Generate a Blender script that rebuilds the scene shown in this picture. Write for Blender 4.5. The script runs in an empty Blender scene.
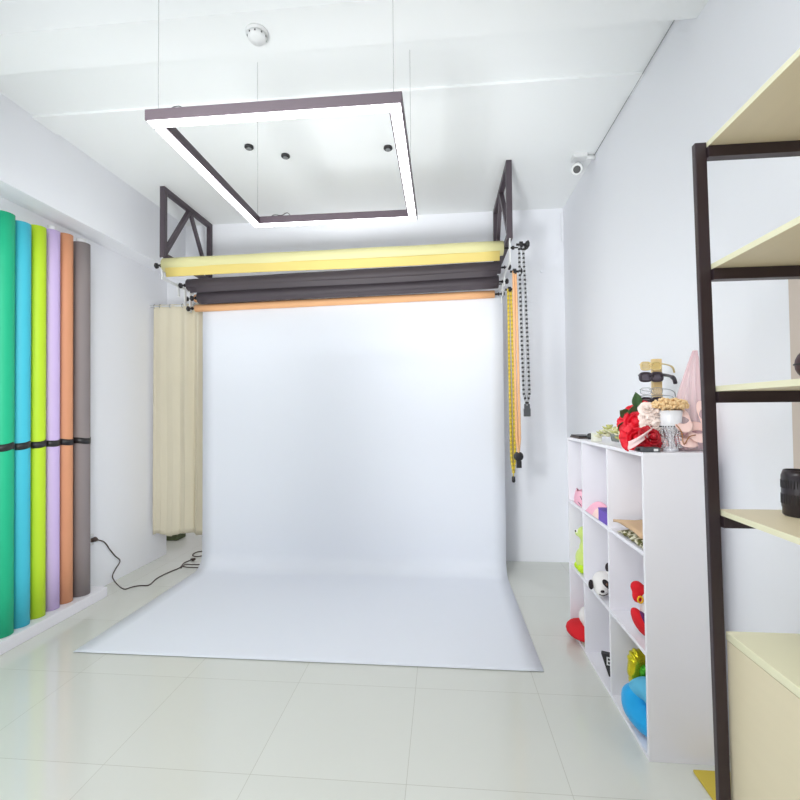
import bpy, bmesh, math, random
from mathutils import Vector, Matrix, noise
PI = math.pi
random.seed(7)
C = bpy.context.scene.collection

# ------------------------------------------------------------------ camera
FPX, CAMH = 461.93, 1.387
PITCH, YAW, ROLL = .0239, .0913, -.0084
FW = Vector((-math.sin(YAW)*math.cos(PITCH), math.cos(YAW)*math.cos(PITCH), math.sin(PITCH)))
_R = Vector((math.cos(YAW), math.sin(YAW), 0)); _U = _R.cross(FW)
RT = math.cos(ROLL)*_R + math.sin(ROLL)*_U
UP = -math.sin(ROLL)*_R + math.cos(ROLL)*_U
cam_d = bpy.data.cameras.new('camera'); cam = bpy.data.objects.new('camera', cam_d); C.objects.link(cam)
cam_d.sensor_width = 36; cam_d.sensor_fit = 'HORIZONTAL'; cam_d.lens = FPX/800*36; cam_d.clip_start = .02
M = Matrix((RT, UP, -FW)).transposed().to_4x4(); M.translation = Vector((0, 0, CAMH)); cam.matrix_world = M
bpy.context.scene.camera = cam

def at(u, v, x=None, y=None, z=None):
    """point of the place seen at u, v of the photograph on the plane x=, y= or z="""
    d = FW + RT*((u-400)/FPX) + UP*((400-v)/FPX)
    t = x/d.x if x is not None else y/d.y if y is not None else (z-CAMH)/d.z
    return Vector((0, 0, CAMH)) + d*t

# ------------------------------------------------------------------ light
sc = bpy.context.scene
sc.view_settings.view_transform = 'Standard'; sc.view_settings.look = 'None'
sc.view_settings.gamma = 1; sc.view_settings.use_curve_mapping = False
sc.view_settings.exposure = 0.1
w = bpy.data.worlds.new('daylight'); sc.world = w; w.use_nodes = True
bg = w.node_tree.nodes['Background']; bg.inputs[0].default_value = (.92, .96, 1, 1); bg.inputs[1].default_value = .2

def area(name, loc, size, power, rot, col=(1, 1, 1)):
    l = bpy.data.lights.new(name, 'AREA'); l.shape = 'RECTANGLE'; l.size, l.size_y = size; l.energy = power; l.color = col
    o = bpy.data.objects.new(name, l); C.objects.link(o); o.location = loc; o.rotation_euler = rot
    return o
area('daylight_fill', (-.8, -1.9, 1.7), (3.4, 2.4), 1.5, (PI/2, 0, 0), (.95, .98, 1))  # added area light behind the camera, standing in for unseen windows
area('bounce_fill', (-1.0, -.4, .8), (1.6, 1.2), 15, (math.radians(132), 0, 0), (.96, .99, 1))  # added fill aimed up and forward to bounce off the ceiling
area('overhead_fill', (-.9, .2, 3.1), (2.0, .6), 41, (0, 0, 0), (.96, .99, 1))  # added overhead fill out of view, no known fitting there
def spot(loc, aim, power, ang, rad):     # added spot fills behind the camera, lifting the far walls and ceiling
    l = bpy.data.lights.new('spot_fill', 'SPOT'); l.energy = power; l.spot_size = math.radians(ang); l.spot_blend = 1; l.shadow_soft_size = rad; l.color = (.96, .99, 1)
    o = bpy.data.objects.new('spot_fill', l); C.objects.link(o); o.location = loc; o.rotation_euler = (Vector(aim)-Vector(loc)).to_track_quat('-Z', 'Y').to_euler()
spot((-.9, -.8, .4), (-1.6, 3.9, 3.25), 460, 38, .4)
spot((-.9, -.8, .4), (.1, 4.0, 3.25), 540, 38, .4)
spot((0, -.8, 2.2), (-2.6, 3.6, 1.4), 290, 45, .4)
spot((-1.6, -.8, 2.2), (.9, 4.3, 1.2), 370, 42, .4)
area('passage_fill', (-3.0, 5.1, 2.45), (.8, .8), 10, (0, 0, 0), (1, .98, .95))  # added unseen fill that brightens the dark passage behind the curtain
LED_STRENGTH = 8.0

# ------------------------------------------------------------------ materials
def lin(c): return tuple(((x/255)/12.92 if x/255 <= .04045 else ((x/255+.055)/1.055)**2.4) for x in c)
def mat(name, rgb, rough=.5, metal=0, bump=0, bscale=60, vary=.03, vscale=3, emit=0, alpha=1, trans=0, spec=.5, sheen=0, rgb2=None, stretch=None):
    m = bpy.data.materials.new(name); m.use_nodes = True; nt = m.node_tree; N = nt.nodes; L = nt.links
    b = N['Principled BSDF']; c = lin(rgb)
    b.inputs['Roughness'].default_value = rough; b.inputs['Metallic'].default_value = metal
    b.inputs['Specular IOR Level'].default_value = spec
    b.inputs['Sheen Weight'].default_value = sheen
    b.inputs['Transmission Weight'].default_value = trans
    b.inputs['Alpha'].default_value = alpha
    tc = N.new('ShaderNodeTexCoord'); src = tc.outputs['Object']
    if stretch:
        mp = N.new('ShaderNodeMapping'); mp.inputs['Scale'].default_value = stretch; L.new(src, mp.inputs[0]); src = mp.outputs[0]
    nz = N.new('ShaderNodeTexNoise'); nz.inputs['Scale'].default_value = vscale; nz.inputs['Detail'].default_value = 3
    L.new(src, nz.inputs['Vector'])
    mx = N.new('ShaderNodeMix'); mx.data_type = 'RGBA'
    if rgb2: a, d = c, lin(rgb2)
    else: a, d = tuple(x*(1-vary) for x in c), tuple(min(1, x*(1+vary)) for x in c)
    mx.inputs[6].default_value = (*a, 1); mx.inputs[7].default_value = (*d, 1)
    L.new(nz.outputs['Fac'], mx.inputs[0]); L.new(mx.outputs[2], b.inputs['Base Color'])
    if bump:
        n2 = N.new('ShaderNodeTexNoise'); n2.inputs['Scale'].default_value = bscale; L.new(src, n2.inputs['Vector'])
        bp = N.new('ShaderNodeBump'); bp.inputs['Strength'].default_value = bump; bp.inputs['Distance'].default_value = .01
        L.new(n2.outputs['Fac'], bp.inputs['Height']); L.new(bp.outputs[0], b.inputs['Normal'])
    if emit:
        b.inputs['Emission Color'].default_value = (*c, 1); b.inputs['Emission Strength'].default_value = emit
    return m

def floor_mat():
    m = bpy.data.materials.new('polished_tiles'); m.use_nodes = True; nt = m.node_tree; N = nt.nodes; L = nt.links
    b = N['Principled BSDF']; b.inputs['Roughness'].default_value = .09; b.inputs['Specular IOR Level'].default_value = .5
    g = N.new('ShaderNodeNewGeometry'); sp = N.new('ShaderNodeSeparateXYZ'); L.new(g.outputs['Position'], sp.inputs[0])
    def m_(op, a, bb):
        n = N.new('ShaderNodeMath'); n.operation = op
        for i, x in enumerate((a, bb)):
            if isinstance(x, (int, float)): n.inputs[i].default_value = x
            else: L.new(x, n.inputs[i])
        return n.outputs[0]
    S = .6
    def edge(o, off):   # distance to the nearest joint
        t = m_('DIVIDE', m_('SUBTRACT', o, off), S); fr = m_('SUBTRACT', t, m_('FLOOR', t, 0))
        return m_('MULTIPLY', m_('MINIMUM', fr, m_('SUBTRACT', 1, fr)), S), m_('FLOOR', t, 0)
    ex, ix = edge(sp.outputs[0], -1.348-6); ey, iy = edge(sp.outputs[1], 1.743-6)
    j = m_('LESS_THAN', m_('MINIMUM', ex, ey), .0011)
    wn = N.new('ShaderNodeTexWhiteNoise'); wn.noise_dimensions = '2D'
    cb = N.new('ShaderNodeCombineXYZ'); L.new(ix, cb.inputs[0]); L.new(iy, cb.inputs[1]); L.new(cb.outputs[0], wn.inputs['Vector'])
    nz = N.new('ShaderNodeTexNoise'); nz.inputs['Scale'].default_value = 2.2; nz.inputs['Detail'].default_value = 4; L.new(g.outputs['Position'], nz.inputs['Vector'])
    f = m_('ADD', m_('MULTIPLY', wn.outputs['Value'], .5), m_('MULTIPLY', nz.outputs['Fac'], .5))
    mx = N.new('ShaderNodeMix'); mx.data_type = 'RGBA'; L.new(f, mx.inputs[0])
    mx.inputs[6].default_value = (*lin((215, 216, 208)), 1); mx.inputs[7].default_value = (*lin((222, 223, 216)), 1)
    m2 = N.new('ShaderNodeMix'); m2.data_type = 'RGBA'; L.new(j, m2.inputs[0]); L.new(mx.outputs[2], m2.inputs[6])
    m2.inputs[7].default_value = (*lin((192, 191, 180)), 1); L.new(m2.outputs[2], b.inputs['Base Color'])
    bp = N.new('ShaderNodeBump'); bp.inputs['Strength'].default_value = .15; bp.inputs['Distance'].default_value = .002
    L.new(m_('SUBTRACT', 1, j), bp.inputs['Height']); L.new(bp.outputs[0], b.inputs['Normal'])
    return m

W_WALL = mat('white_wall_paint', (247, 248, 253), .75, bump=.05, bscale=25, vary=.01)
W_CEIL = mat('white_ceiling_paint', (250, 252, 252), .8, bump=.05, bscale=18, vary=.012)
W_LAM = mat('white_laminate', (243, 241, 247), .35, vary=.008)
W_EDGE = mat('white_edge_band', (240, 240, 245), .4, vary=.005)
W_PLAST = mat('white_plastic', (232, 233, 233), .4, vary=.01)
PAPER = mat('white_paper', (238, 241, 249), .8, vary=.008, vscale=1.5)
YELP = mat('pale_yellow_paper', (218, 212, 158), .65, vary=.03)
YELP2 = mat('golden_yellow_paper', (222, 200, 118), .65, vary=.03)
BLKP = mat('charcoal_paper', (74, 66, 72), .6, vary=.05)
ORGP = mat('apricot_paper', (240, 182, 132), .65, vary=.03)
BRNP = mat('russet_paper', (150, 90, 66), .7, vary=.05)
LAMPF = mat('dark_lamp_aluminium', (70, 58, 66), .5, vary=.05)
STEEL = mat('dark_painted_steel', (80, 70, 77), .45, vary=.06, metal=.1)
RACKM = mat('black_rack_steel', (58, 46, 50), .35, vary=.08, metal=.2)
BLACK = mat('black_plastic', (38, 36, 38), .4, vary=.06)
GREYM = mat('grey_metal', (165, 168, 170), .35, metal=.6)
WIRE = mat('thin_steel_wire', (150, 150, 150), .5, vary=.02)
PLANK = mat('cream_board', (226, 214, 184), .5, vary=.03, stretch=(1, .1, 1), vscale=30)
PLANKE = mat('cream_board_edge', (234, 230, 198), .5, vary=.02)
CURT = mat('cream_curtain_cloth', (222, 213, 190), .85, bump=.1, bscale=300, vary=.03)
LEDM = mat('lamp_diffuser', (250, 252, 255), .4, emit=LED_STRENGTH)
RED = mat('red_petal', (244, 30, 54), .55, rgb2=(216, 14, 40), vscale=60)
GREEN = mat('dark_leaf', (84, 122, 80), .5, vary=.1)
PINK = mat('pink_tulle', (252, 206, 212), .8, vary=.04, sheen=.3)
PEACH = mat('peach_satin', (250, 214, 206), .5, vary=.05)
GOLDD = mat('dried_golden_flower', (255, 238, 196), .8, rgb2=(226, 166, 90), vscale=120)
CRYS = mat('clear_bead', (250, 250, 252), .15, vary=.02, trans=.6)

# ------------------------------------------------------------------ helpers
def bm_(): return bmesh.new()
ORG = {}
def obj(name, bm, material, parent=None, base=None, smooth=False, bevel=0, seg=2, mods=()):
    if parent is not None: o0 = ORG[parent.name]
    else: o0 = Vector(base) if base is not None else Vector((0, 0, 0))
    bmesh.ops.translate(bm, verts=bm.verts, vec=-o0)
    bmesh.ops.recalc_face_normals(bm, faces=bm.faces)
    me = bpy.data.meshes.new(name); bm.to_mesh(me); bm.free()
    for m in (material if isinstance(material, (list, tuple)) else [material]): me.materials.append(m)
    if smooth:
        for p in me.polygons: p.use_smooth = True
    o = bpy.data.objects.new(name, me); C.objects.link(o)
    if parent is not None: o.parent = parent
    else: o.location = o0
    ORG[o.name] = o0
    if bevel:
        b = o.modifiers.new('bevel', 'BEVEL'); b.width = bevel; b.segments = seg; b.limit_method = 'ANGLE'
    for t, kw in mods:
        md = o.modifiers.new(t.lower(), t)
        for k, v in kw.items(): setattr(md, k, v)
    return o
def thing(name, label, cat, loc=(0, 0, 0), group=None):
    o = bpy.data.objects.new(name, None); C.objects.link(o); o.location = loc; o.empty_display_size = .05
    ORG[o.name] = Vector(loc); o['label'] = label; o['category'] = cat
    if group: o['group'] = group
    return o
def tag(o, label, cat, group=None, kind=None):
    o['label'] = label; o['category'] = cat
    if group: o['group'] = group
    if kind: o['kind'] = kind
    return o
def struct(name, bm, m, parent=None, **k):
    o = obj(name, bm, m, parent, **k)
    if parent is None: o['kind'] = 'structure'
    return o
def box(bm, x0, x1, y0, y1, z0, z1, mi=0):
    vs = [bm.verts.new(p) for p in ((x0,y0,z0),(x1,y0,z0),(x1,y1,z0),(x0,y1,z0),(x0,y0,z1),(x1,y0,z1),(x1,y1,z1),(x0,y1,z1))]
    for f in ((0,3,2,1),(4,5,6,7),(0,1,5,4),(1,2,6,5),(2,3,7,6),(3,0,4,7)):
        bm.faces.new([vs[i] for i in f]).material_index = mi
    return bm
def frame_of(d):
    d = d.normalized(); a = Vector((0, 0, 1)) if abs(d.z) < .9 else Vector((1, 0, 0))
    s = d.cross(a).normalized(); return s, d.cross(s).normalized()
def bar(bm, a, b, w, h=None, mi=0):
    """square bar from a to b"""
    a, b = Vector(a), Vector(b); s, t = frame_of(b-a); h = h or w; vs = []
    for p in (a, b):
        for i, j in ((-1,-1),(1,-1),(1,1),(-1,1)): vs.append(bm.verts.new(p+s*i*w/2+t*j*h/2))
    for f in ((0,3,2,1),(4,5,6,7),(0,1,5,4),(1,2,6,5),(2,3,7,6),(3,0,4,7)):
        bm.faces.new([vs[i] for i in f]).material_index = mi
    return bm
def tube(bm, pts, r, n=10, mi=0, cap=True):
    pts = [Vector(p) for p in pts]; rings = []; rs = r if isinstance(r, (list, tuple)) else [r]*len(pts)
    s = None
    for i, p in enumerate(pts):
        d = (pts[min(i+1, len(pts)-1)]-pts[max(i-1, 0)]).normalized()
        if s is None: s, t = frame_of(d)
        else:
            s = (s-d*s.dot(d)).normalized(); t = d.cross(s)
        rings.append([bm.verts.new(p+(s*math.cos(2*PI*k/n)+t*math.sin(2*PI*k/n))*rs[i]) for k in range(n)])
    for i in range(len(rings)-1):
        for k in range(n):
            f = bm.faces.new([rings[i][k], rings[i][(k+1) % n], rings[i+1][(k+1) % n], rings[i+1][k]]); f.material_index = mi; f.smooth = True
    if cap:
        bm.faces.new(rings[0][::-1]).material_index = mi; bm.faces.new(rings[-1]).material_index = mi
    return bm
def ell(bm, c, r, rot=None, seg=20, mi=0):
    if not isinstance(r, (list, tuple)): r = (r, r, r)
    mt = Matrix.Translation(c) @ (rot.to_4x4() if rot else Matrix()) @ Matrix.Diagonal((*r, 1))
    res = bmesh.ops.create_uvsphere(bm, u_segments=seg, v_segments=max(6, seg//2+2), radius=1, matrix=mt)
    for v in res['verts']:
        for f in v.link_faces: f.material_index = mi; f.smooth = True
    return bm
def lathe(bm, prof, c, n=28, mi=0, axis='z'):
    rings = []
    for r, h in prof:
        ring = []
        for k in range(n):
            a = 2*PI*k/n; x, y = r*math.cos(a), r*math.sin(a)
            p = (x, y, h) if axis == 'z' else (h, x, y) if axis == 'x' else (x, h, y)
            ring.append(bm.verts.new(Vector(c)+Vector(p)))
        rings.append(ring)
    for i in range(len(rings)-1):
        for k in range(n):
            f = bm.faces.new([rings[i][k], rings[i][(k+1) % n], rings[i+1][(k+1) % n], rings[i+1][k]]); f.material_index = mi; f.smooth = True
    if prof[0][0] > 1e-4: bm.faces.new(rings[0]).material_index = mi
    if prof[-1][0] > 1e-4: bm.faces.new(rings[-1]).material_index = mi
    return bm
def grid(bm, fn, nu, nv, mi=0):
    vs = [[bm.verts.new(fn(i/nu, j/nv)) for j in range(nv+1)] for i in range(nu+1)]
    for i in range(nu):
        for j in range(nv):
            f = bm.faces.new([vs[i][j], vs[i+1][j], vs[i+1][j+1], vs[i][j+1]]); f.material_index = mi; f.smooth = True
    return bm
def spline(pts, n=8):
    pts = [Vector(p) for p in pts]; out = []
    for i in range(len(pts)-1):
        p0, p1, p2, p3 = pts[max(i-1, 0)], pts[i], pts[i+1], pts[min(i+2, len(pts)-1)]
        for k in range(n):
            t = k/n
            out.append(.5*((2*p1)+(p2-p0)*t+(2*p0-5*p1+4*p2-p3)*t*t+(3*p1-p0-3*p2+p3)*t**3))
    return out+[pts[-1]]
REM = lambda v: (('REMESH', dict(mode='VOXEL', voxel_size=v, use_smooth_shade=True)), ('SMOOTH', dict(factor=.6, iterations=4)))
RX = lambda a: Matrix.Rotation(a, 3, 'X')
RY = lambda a: Matrix.Rotation(a, 3, 'Y')
RZ = lambda a: Matrix.Rotation(a, 3, 'Z')

# ------------------------------------------------------------------ the room
XL, XR, YB, YF, ZC = -2.72, 1.13, 4.35, -2.0, 3.25
T = .1
struct('floor', box(bm_(), -3.9, XR+T, YF, YB+1.6, -.1, 0), floor_mat())
struct('ceiling', box(bm_(), XL-T, XR+T, YF, YB+T, ZC, ZC+.1), W_CEIL)
struct('wall_left', box(bm_(), XL-T, XL, YF, YB, 0, ZC), W_WALL)
struct('wall_right', box(bm_(), XR, XR+T, YF, YB+T, 0, ZC), W_WALL)
bm = bm_(); box(bm, -1.75, XR, YB, YB+T, 0, ZC); box(bm, XL, -1.75, YB, YB+T, 2.34, ZC)
struct('wall_back', bm, W_WALL)
bm = bm_(); box(bm, -3.9, -1.2, YB+1.5, YB+1.6, 0, 2.5); box(bm, -3.9, -3.8, YB+T, YB+1.5, 0, 2.5); box(bm, -3.8, XL-T, YB, YB+T, 0, 2.5); box(bm, -1.3, -1.2, YB+T, YB+1.5, 0, 2.5); box(bm, -3.9, -1.2, YB+T, YB+1.6, 2.5, 2.55)
struct('wall_passage', bm, W_WALL)
# ceiling beam crossing the room, shallow step behind it, boxed-in soffit along the left wall
struct('trim_1', box(bm_(), XL, XR, 1.87, 2.1, 3.1, ZC), W_CEIL)
struct('trim_2', box(bm_(), -2.53, XR, 2.62, 2.8, ZC-.014, ZC), W_CEIL)
struct('trim_3', box(bm_(), XL, -2.53, 2.1, YB, 2.74, ZC), W_WALL)
# low white plinth under the leaning rolls
struct('trim_4', box(bm_(), XL, -2.545, .6, 3.32, 0, .075), W_LAM, bevel=.004)
# beige panelled lower wall behind the rack
BEI = mat('beige_wall_panel', (214, 200, 188), .6, vary=.02)
struct('trim_5', box(bm_(), XR-.014, XR, YF, 1.59, 1.06, 1.98), BEI)

# ------------------------------------------------------------------ white cube shelf
UX0, UX1, UY0, UY1, UZ = .795, 1.075, 1.93, 3.055, 1.212
ys = [UY0, 2.34, 2.745, UY1]; zs = [.0, .42, .815, UZ]; tk = .016
sh = thing('cube_shelf', 'white open shelf unit of nine cubes against the right wall', 'shelf', (.96, 2.49, 0))
for i, y in enumerate((UY0, UY1-tk)):
    obj('side_panel', box(bm_(), UX0, UX1, y, y+tk, 0, UZ-tk), W_LAM, sh, bevel=.001)
obj('top_panel', box(bm_(), UX0, UX1, UY0, UY1, UZ-tk, UZ), W_LAM, sh, bevel=.001)
obj('bottom_panel', box(bm_(), UX0, UX1, UY0+tk, UY1-tk, .0, tk), W_LAM, sh)
obj('back_panel', box(bm_(), UX1-.006, UX1, UY0+tk, UY1-tk, tk, UZ-tk), W_LAM, sh)
for y in ys[1:3]: obj('divider', box(bm_(), UX0, UX1-.006, y-tk/2, y+tk/2, tk, UZ-tk), W_LAM, sh)
for z in zs[1:3]:
    for k in range(3):
        a = UY0+tk if k == 0 else ys[k]+tk/2; b = UY1-tk if k == 2 else ys[k+1]-tk/2
        obj('shelf_board', box(bm_(), UX0, UX1-.006, a, b, z-tk, z), W_LAM, sh)
ROWZ = (zs[2], zs[1], tk)   # top, middle, bottom shelf surfaces

# ------------------------------------------------------------------ white backdrop paper
PX0, PX1, PY = -2.15, .52, 3.98
def paper(s, t):
    L1, Rr, L2 = 2.19, .14, 1.31; q = Rr*PI/2; d = t*(L1+q+L2)
    if d < L1: y, z = PY, 2.335+.035*s*(1-d/L1)-d
    elif d < L1+q:
        a = (d-L1)/Rr; y, z = PY-Rr*(1-math.cos(a)), .145-Rr*math.sin(a)
    else: y, z = PY-Rr-(d-L1-q), .005
    x = PX0+(PX1-PX0)*s
    if z <= .006: y += 0
    return (x, y + .003*math.sin(s*9+t*4)*(1 if z > .3 else 0), z)
bp = thing('backdrop_paper', 'wide white seamless paper backdrop sweeping down from the rolls onto the floor', 'backdrop', (-.8, PY, 0))
obj('paper_sweep', grid(bm_(), paper, 24, 110), PAPER, bp, smooth=True, mods=(('SOLIDIFY', dict(thickness=.0012)),))
bm = bm_(); tube(bm, [(PX0, PY+.034, 2.35), (PX1-.03, PY+.034, 2.385)], .032, 24)
obj('paper_roll', bm, PAPER, bp)

# ------------------------------------------------------------------ roller brackets
def bracket(x, y0, y1, z0, label):
    t = thing('ceiling_bracket', label, 'bracket', (x, y1, z0), 'triangulated brackets carrying the rolls')
    wd = .042; zt, zb = ZC-wd/2, z0+wd/2
    obj('front_post', bar(bm_(), (x, y0, zb-wd/2), (x, y0, ZC), wd), STEEL, t, bevel=.003)
    obj('rear_post', bar(bm_(), (x, y1, zb-wd/2), (x, y1, ZC), wd), STEEL, t, bevel=.003)
    obj('top_rail', bar(bm_(), (x, y0+wd/2, zt), (x, y1-wd/2, zt), wd), STEEL, t, bevel=.003)
    obj('bottom_rail', bar(bm_(), (x, y0+wd/2, zb), (x, y1-wd/2, zb), wd), STEEL, t, bevel=.003)
    ym = y0+(y1-y0)*.52
    obj('brace', bar(bm_(), (x, y0+wd*.5, zb+wd*.8), (x, ym-.01, zt-wd*.5), .036), STEEL, t, bevel=.003)
    obj('brace', bar(bm_(), (x, ym+.01, zt-wd*.5), (x, y1-wd*.6, zb+wd*.5), .03), STEEL, t, bevel=.003)
    # hanging hook plate for the roll ends
    bm = bm_(); box(bm, x-.004, x+.004, y0-.02, y0+.02, 2.5, zb); box(bm, x-.004, x+.004, y0-.02, 4.04, 2.478, 2.5)
    for yy, za in ((3.8, 2.42), (3.9, 2.36), (3.99, 2.32)): box(bm, x-.004, x+.004, yy-.015, yy+.015, za-.02, 2.48)
    obj('hook_plate', bm, W_PLAST, t)
    return t
BXL, BXR = -2.27, .512
bracket(BXL, 3.575, YB-.021, 2.66, 'dark steel triangulated bracket above the left ends of the rolls')
bracket(BXR, 3.475, YB-.021, 2.66, 'dark steel triangulated bracket above the right ends of the rolls, near the hanging chains')

# ------------------------------------------------------------------ backdrop rolls
def roll(name, label, x0, x1, y, z, r, m, tail=0, tailm=None, knob=True, n=28, kx=.05, core=None, dz=.03, kxr=None):
    t = thing(name, label, 'backdrop roll', ((x0+x1)/2, y, z-r), None)
    TL = lambda bm: bmesh.ops.transform(bm, matrix=Matrix.Identity(4), verts=bm.verts) or [setattr(v.co, 'z', v.co.z+dz*(v.co.x-x0)/(x1-x0)) for v in bm.verts] and bm
    # paper_roll with a slightly uneven radius
    obj('paper_roll', TL(tube(bm_(), [(x0+(x1-x0)*i/12, y, z) for i in range(13)], [r*(1+.03*math.sin(i*1.9)) for i in range(13)], n)), m, t)
    if tail:
        def f(s, q):
            a = q*1.0
            return (x0+.03+(x1-x0-.06)*s, y-r*(.8-.35*q), z-r*.62-(tail)*q+.004*math.sin(s*7))
        obj('loose_end', TL(grid(bm_(), f, 20, 8)), tailm or m, t, mods=(('SOLIDIFY', dict(thickness=.002)),), smooth=True)
    kx0 = kx
    if knob:
        for sx, xe in ((-1, x0), (1, x1)):
            kx = kxr if (sx > 0 and kxr) else kx0
            bm = bm_(); lathe(bm, [(.008, 0), (.008, kx*.6), (.014, kx*.6), (.014, kx*.75), (.006, kx*.78), (.006, kx*1.2), (.02, kx*1.2), (.024, kx*1.5), (.012, kx*1.7)], (0, 0, 0), 16, axis='x')
            bmesh.ops.scale(bm, vec=(sx, 1, 1), verts=bm.verts); bmesh.ops.translate(bm, vec=(xe, y, z), verts=bm.verts)
            obj('end_knob', TL(bm), BLACK, t)
    return t
roll('yellow_backdrop_roll', 'pale yellow backdrop roll, topmost and frontmost of the hanging rolls', -2.25, .475, 3.56, 2.594, .056, YELP, .07, YELP2, kxr=.11)
roll('charcoal_backdrop_roll', 'upper charcoal backdrop roll, just under the yellow one', -2.17, .48, 3.775, 2.487, .05, BLKP, .045, BLKP, dz=.055)
roll('charcoal_backdrop_roll', 'lower charcoal backdrop roll, directly above the apricot roll', -2.13, .475, 3.885, 2.402, .055, BLKP, .03, BLKP, dz=.055)
a = roll('apricot_backdrop_roll', 'apricot orange backdrop roll just above the white paper, lowest of the rolls', -2.2, .45, 3.95, 2.325, .032, ORGP, dz=.045)
obj('hanging_sheet', box(bm_(), -2.172, .47, 4.058, 4.06, 1.6, 2.4), BRNP, a)
roll('apricot_backdrop_roll', 'short visible apricot orange roll end poking out left behind the charcoal rolls', -2.225, .44, 3.99, 2.425, .036, ORGP, kx=.06, dz=.04)

# ------------------------------------------------------------------ chains hanging at the right ends
def chain(label, top, bot, gap, ms, r, weight, gname, loops=True, pitch=2.1):
    t = thing('beaded_chain', label, 'chain', (top[0], top[1], bot[2]), gname)
    bm = bm_(); top, bot = Vector(top), Vector(bot); L = (top-bot).length; n = int(L/(r*pitch))
    for s in (-1, 1):
        for i in range(n+1):
            f = i/n; g = gap*(1-.9*max(0, (f-.93)/.07)) if f > .93 else gap
            p = top.lerp(bot, f)+Vector((s*g/2*(.75+.35*math.sin(f*2.2)), s*.004, 0))
            ell(bm, p, r, seg=6, mi=(i % 2) if len(ms) > 1 else 0)
        tube(bm, [top+Vector((s*gap*.37, 0, 0)), bot+Vector((s*gap*.1, 0, 0))], r*.25, 5, mi=len(ms)-1)
    obj('bead_strand', bm, ms, t)
    bm = bm_(); tube(bm, [top+Vector((-.035, 0, .004)), top+Vector((.03, 0, .004))], .009, 10); tube(bm, [top+Vector((-.012, 0, .004)), top+Vector((.012, 0, .004))], .022, 16)
    obj('chain_wheel', bm, BLACK, t)
    bm = bm_(); lathe(bm, [(.008, .03), (.02, .034), (.03, .052), (.014, .062)], top+Vector((0, 0, .004)), 16, axis='x'); obj('end_knob', bm, BLACK, t)
    weight(t, bot)
    return t
YCH = mat('yellow_bead', (226, 200, 60), .5); OCH = mat('apricot_bead', (245, 190, 140), .5); DGR = mat('dark_grey_plastic', (78, 80, 84), .5)
WB = mat('white_bead', (225, 225, 225), .4)
def w1(t, b):
    bm = bm_(); box(bm, b.x-.02, b.x+.02, b.y-.012, b.y+.012, b.z-.025, b.z+.008); box(bm, b.x-.024, b.x+.024, b.y-.014, b.y+.014, b.z-.085, b.z-.025)
    obj('weight', bm, DGR, t, bevel=.004)
def w2(t, b):
    bm = bm_(); lathe(bm, [(.012, -.014), (.036, -.012), (.038, 0), (.036, .012), (.012, .014)], b+Vector((0, 0, -.035)), 24, axis='y')
    box(bm, b.x-.018, b.x+.022, b.y-.01, b.y+.01, b.z-.125, b.z-.07); obj('weight', bm, BLACK, t, bevel=.002)
def w3(t, b):
    bm = bm_(); tube(bm, [b, b+Vector((0, 0, -.04))], .004, 6, 0); lathe(bm, [(.008, 0), (.013, -.005), (.014, -.04), (.008, -.05)], b+Vector((0, 0, -.035)), 14, mi=1)
    obj('weight', bm, [YCH, BLACK], t)
a = at(521, 245, y=3.5); b = at(527, 405, y=3.5)
chain('black and white beaded loop chain, rightmost of the three hanging chains', a, b, .04, [BLACK, mat('light_grey_bead', (186, 186, 188), .4)], .0105, w1, 'chains at the right ends of the rolls', pitch=1.55)
a = at(514.5, 272, y=3.72); b = at(518.5, 452, y=3.72)
chain('apricot beaded loop chain with a round black weight, middle of the three hanging chains', a, b, .024, [OCH], .0115, w2, 'chains at the right ends of the rolls', pitch=1.2)
a = at(509.5, 290, y=3.85); b = at(513.5, 472, y=3.85)
chain('yellow beaded loop chain with a small black tip, leftmost and lowest of the hanging chains', a, b, .03, [YCH, mat('ochre_bead', (196, 170, 60), .5)], .012, w3, 'chains at the right ends of the rolls', pitch=1.4)

# ------------------------------------------------------------------ pendant lamp frame
LX0, LX1, LY0, LY1, LZ = -.99, -.118, 1.45, 2.366, 2.372
pl = thing('pendant_lamp', 'square dark framed ceiling lamp with white light strips hanging on thin wires', 'lamp', ((LX0+LX1)/2, (LY0+LY1)/2, LZ))
w_, h_ = .047, .04
def rail(a, b, parent):
    bm = bm_(); box(bm, *a, *b, LZ+.004, LZ+h_); return obj('frame_rail', bm, LAMPF, parent, bevel=.0015)
def strip(a, b, parent):
    obj('light_strip', box(bm_(), *a, *b, LZ, LZ+.0039), LEDM, parent)
e = .006
for a, b in (((LX0, LX1), (LY0, LY0+w_)), ((LX0, LX1), (LY1-w_, LY1)), ((LX0, LX0+w_), (LY0+w_, LY1-w_)), ((LX1-w_, LX1), (LY0+w_, LY1-w_))):
    rl = rail(a, b, pl); strip((a[0]+e, a[1]-e), (b[0]+e, b[1]-e), rl)
for x, y in ((LX0+.03, LY0+.03), (LX1-.03, LY0+.03), (LX0+.03, LY1-.03), (LX1-.03, LY1-.03)):
    bm = bm_(); tube(bm, [(x, y, LZ+h_), (x, y, (3.1 if 1.87 < y < 2.1 else ZC))], .0009, 5); obj('hanging_wire', bm, WIRE, pl)
bm = bm_(); p = Vector((LX0+.07, LY0+.03, LZ+h_)); tube(bm, spline([p, p+Vector((.01, 0, .02)), p+Vector((.04, 0, .022)), p+Vector((.055, 0, .0))]), .0015, 6); obj('cable', bm, BLACK, pl)
bm = bm_(); p = Vector((LX0+.1, LY1-.03, LZ+h_)); tube(bm, spline([p, p+Vector((.02, 0, .012)), p+Vector((.06, 0, .008)), p+Vector((.09, 0, .02)), p+Vector((.11, 0, .0))]), .002, 6); obj('cable', bm, BLACK, pl)

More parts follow.
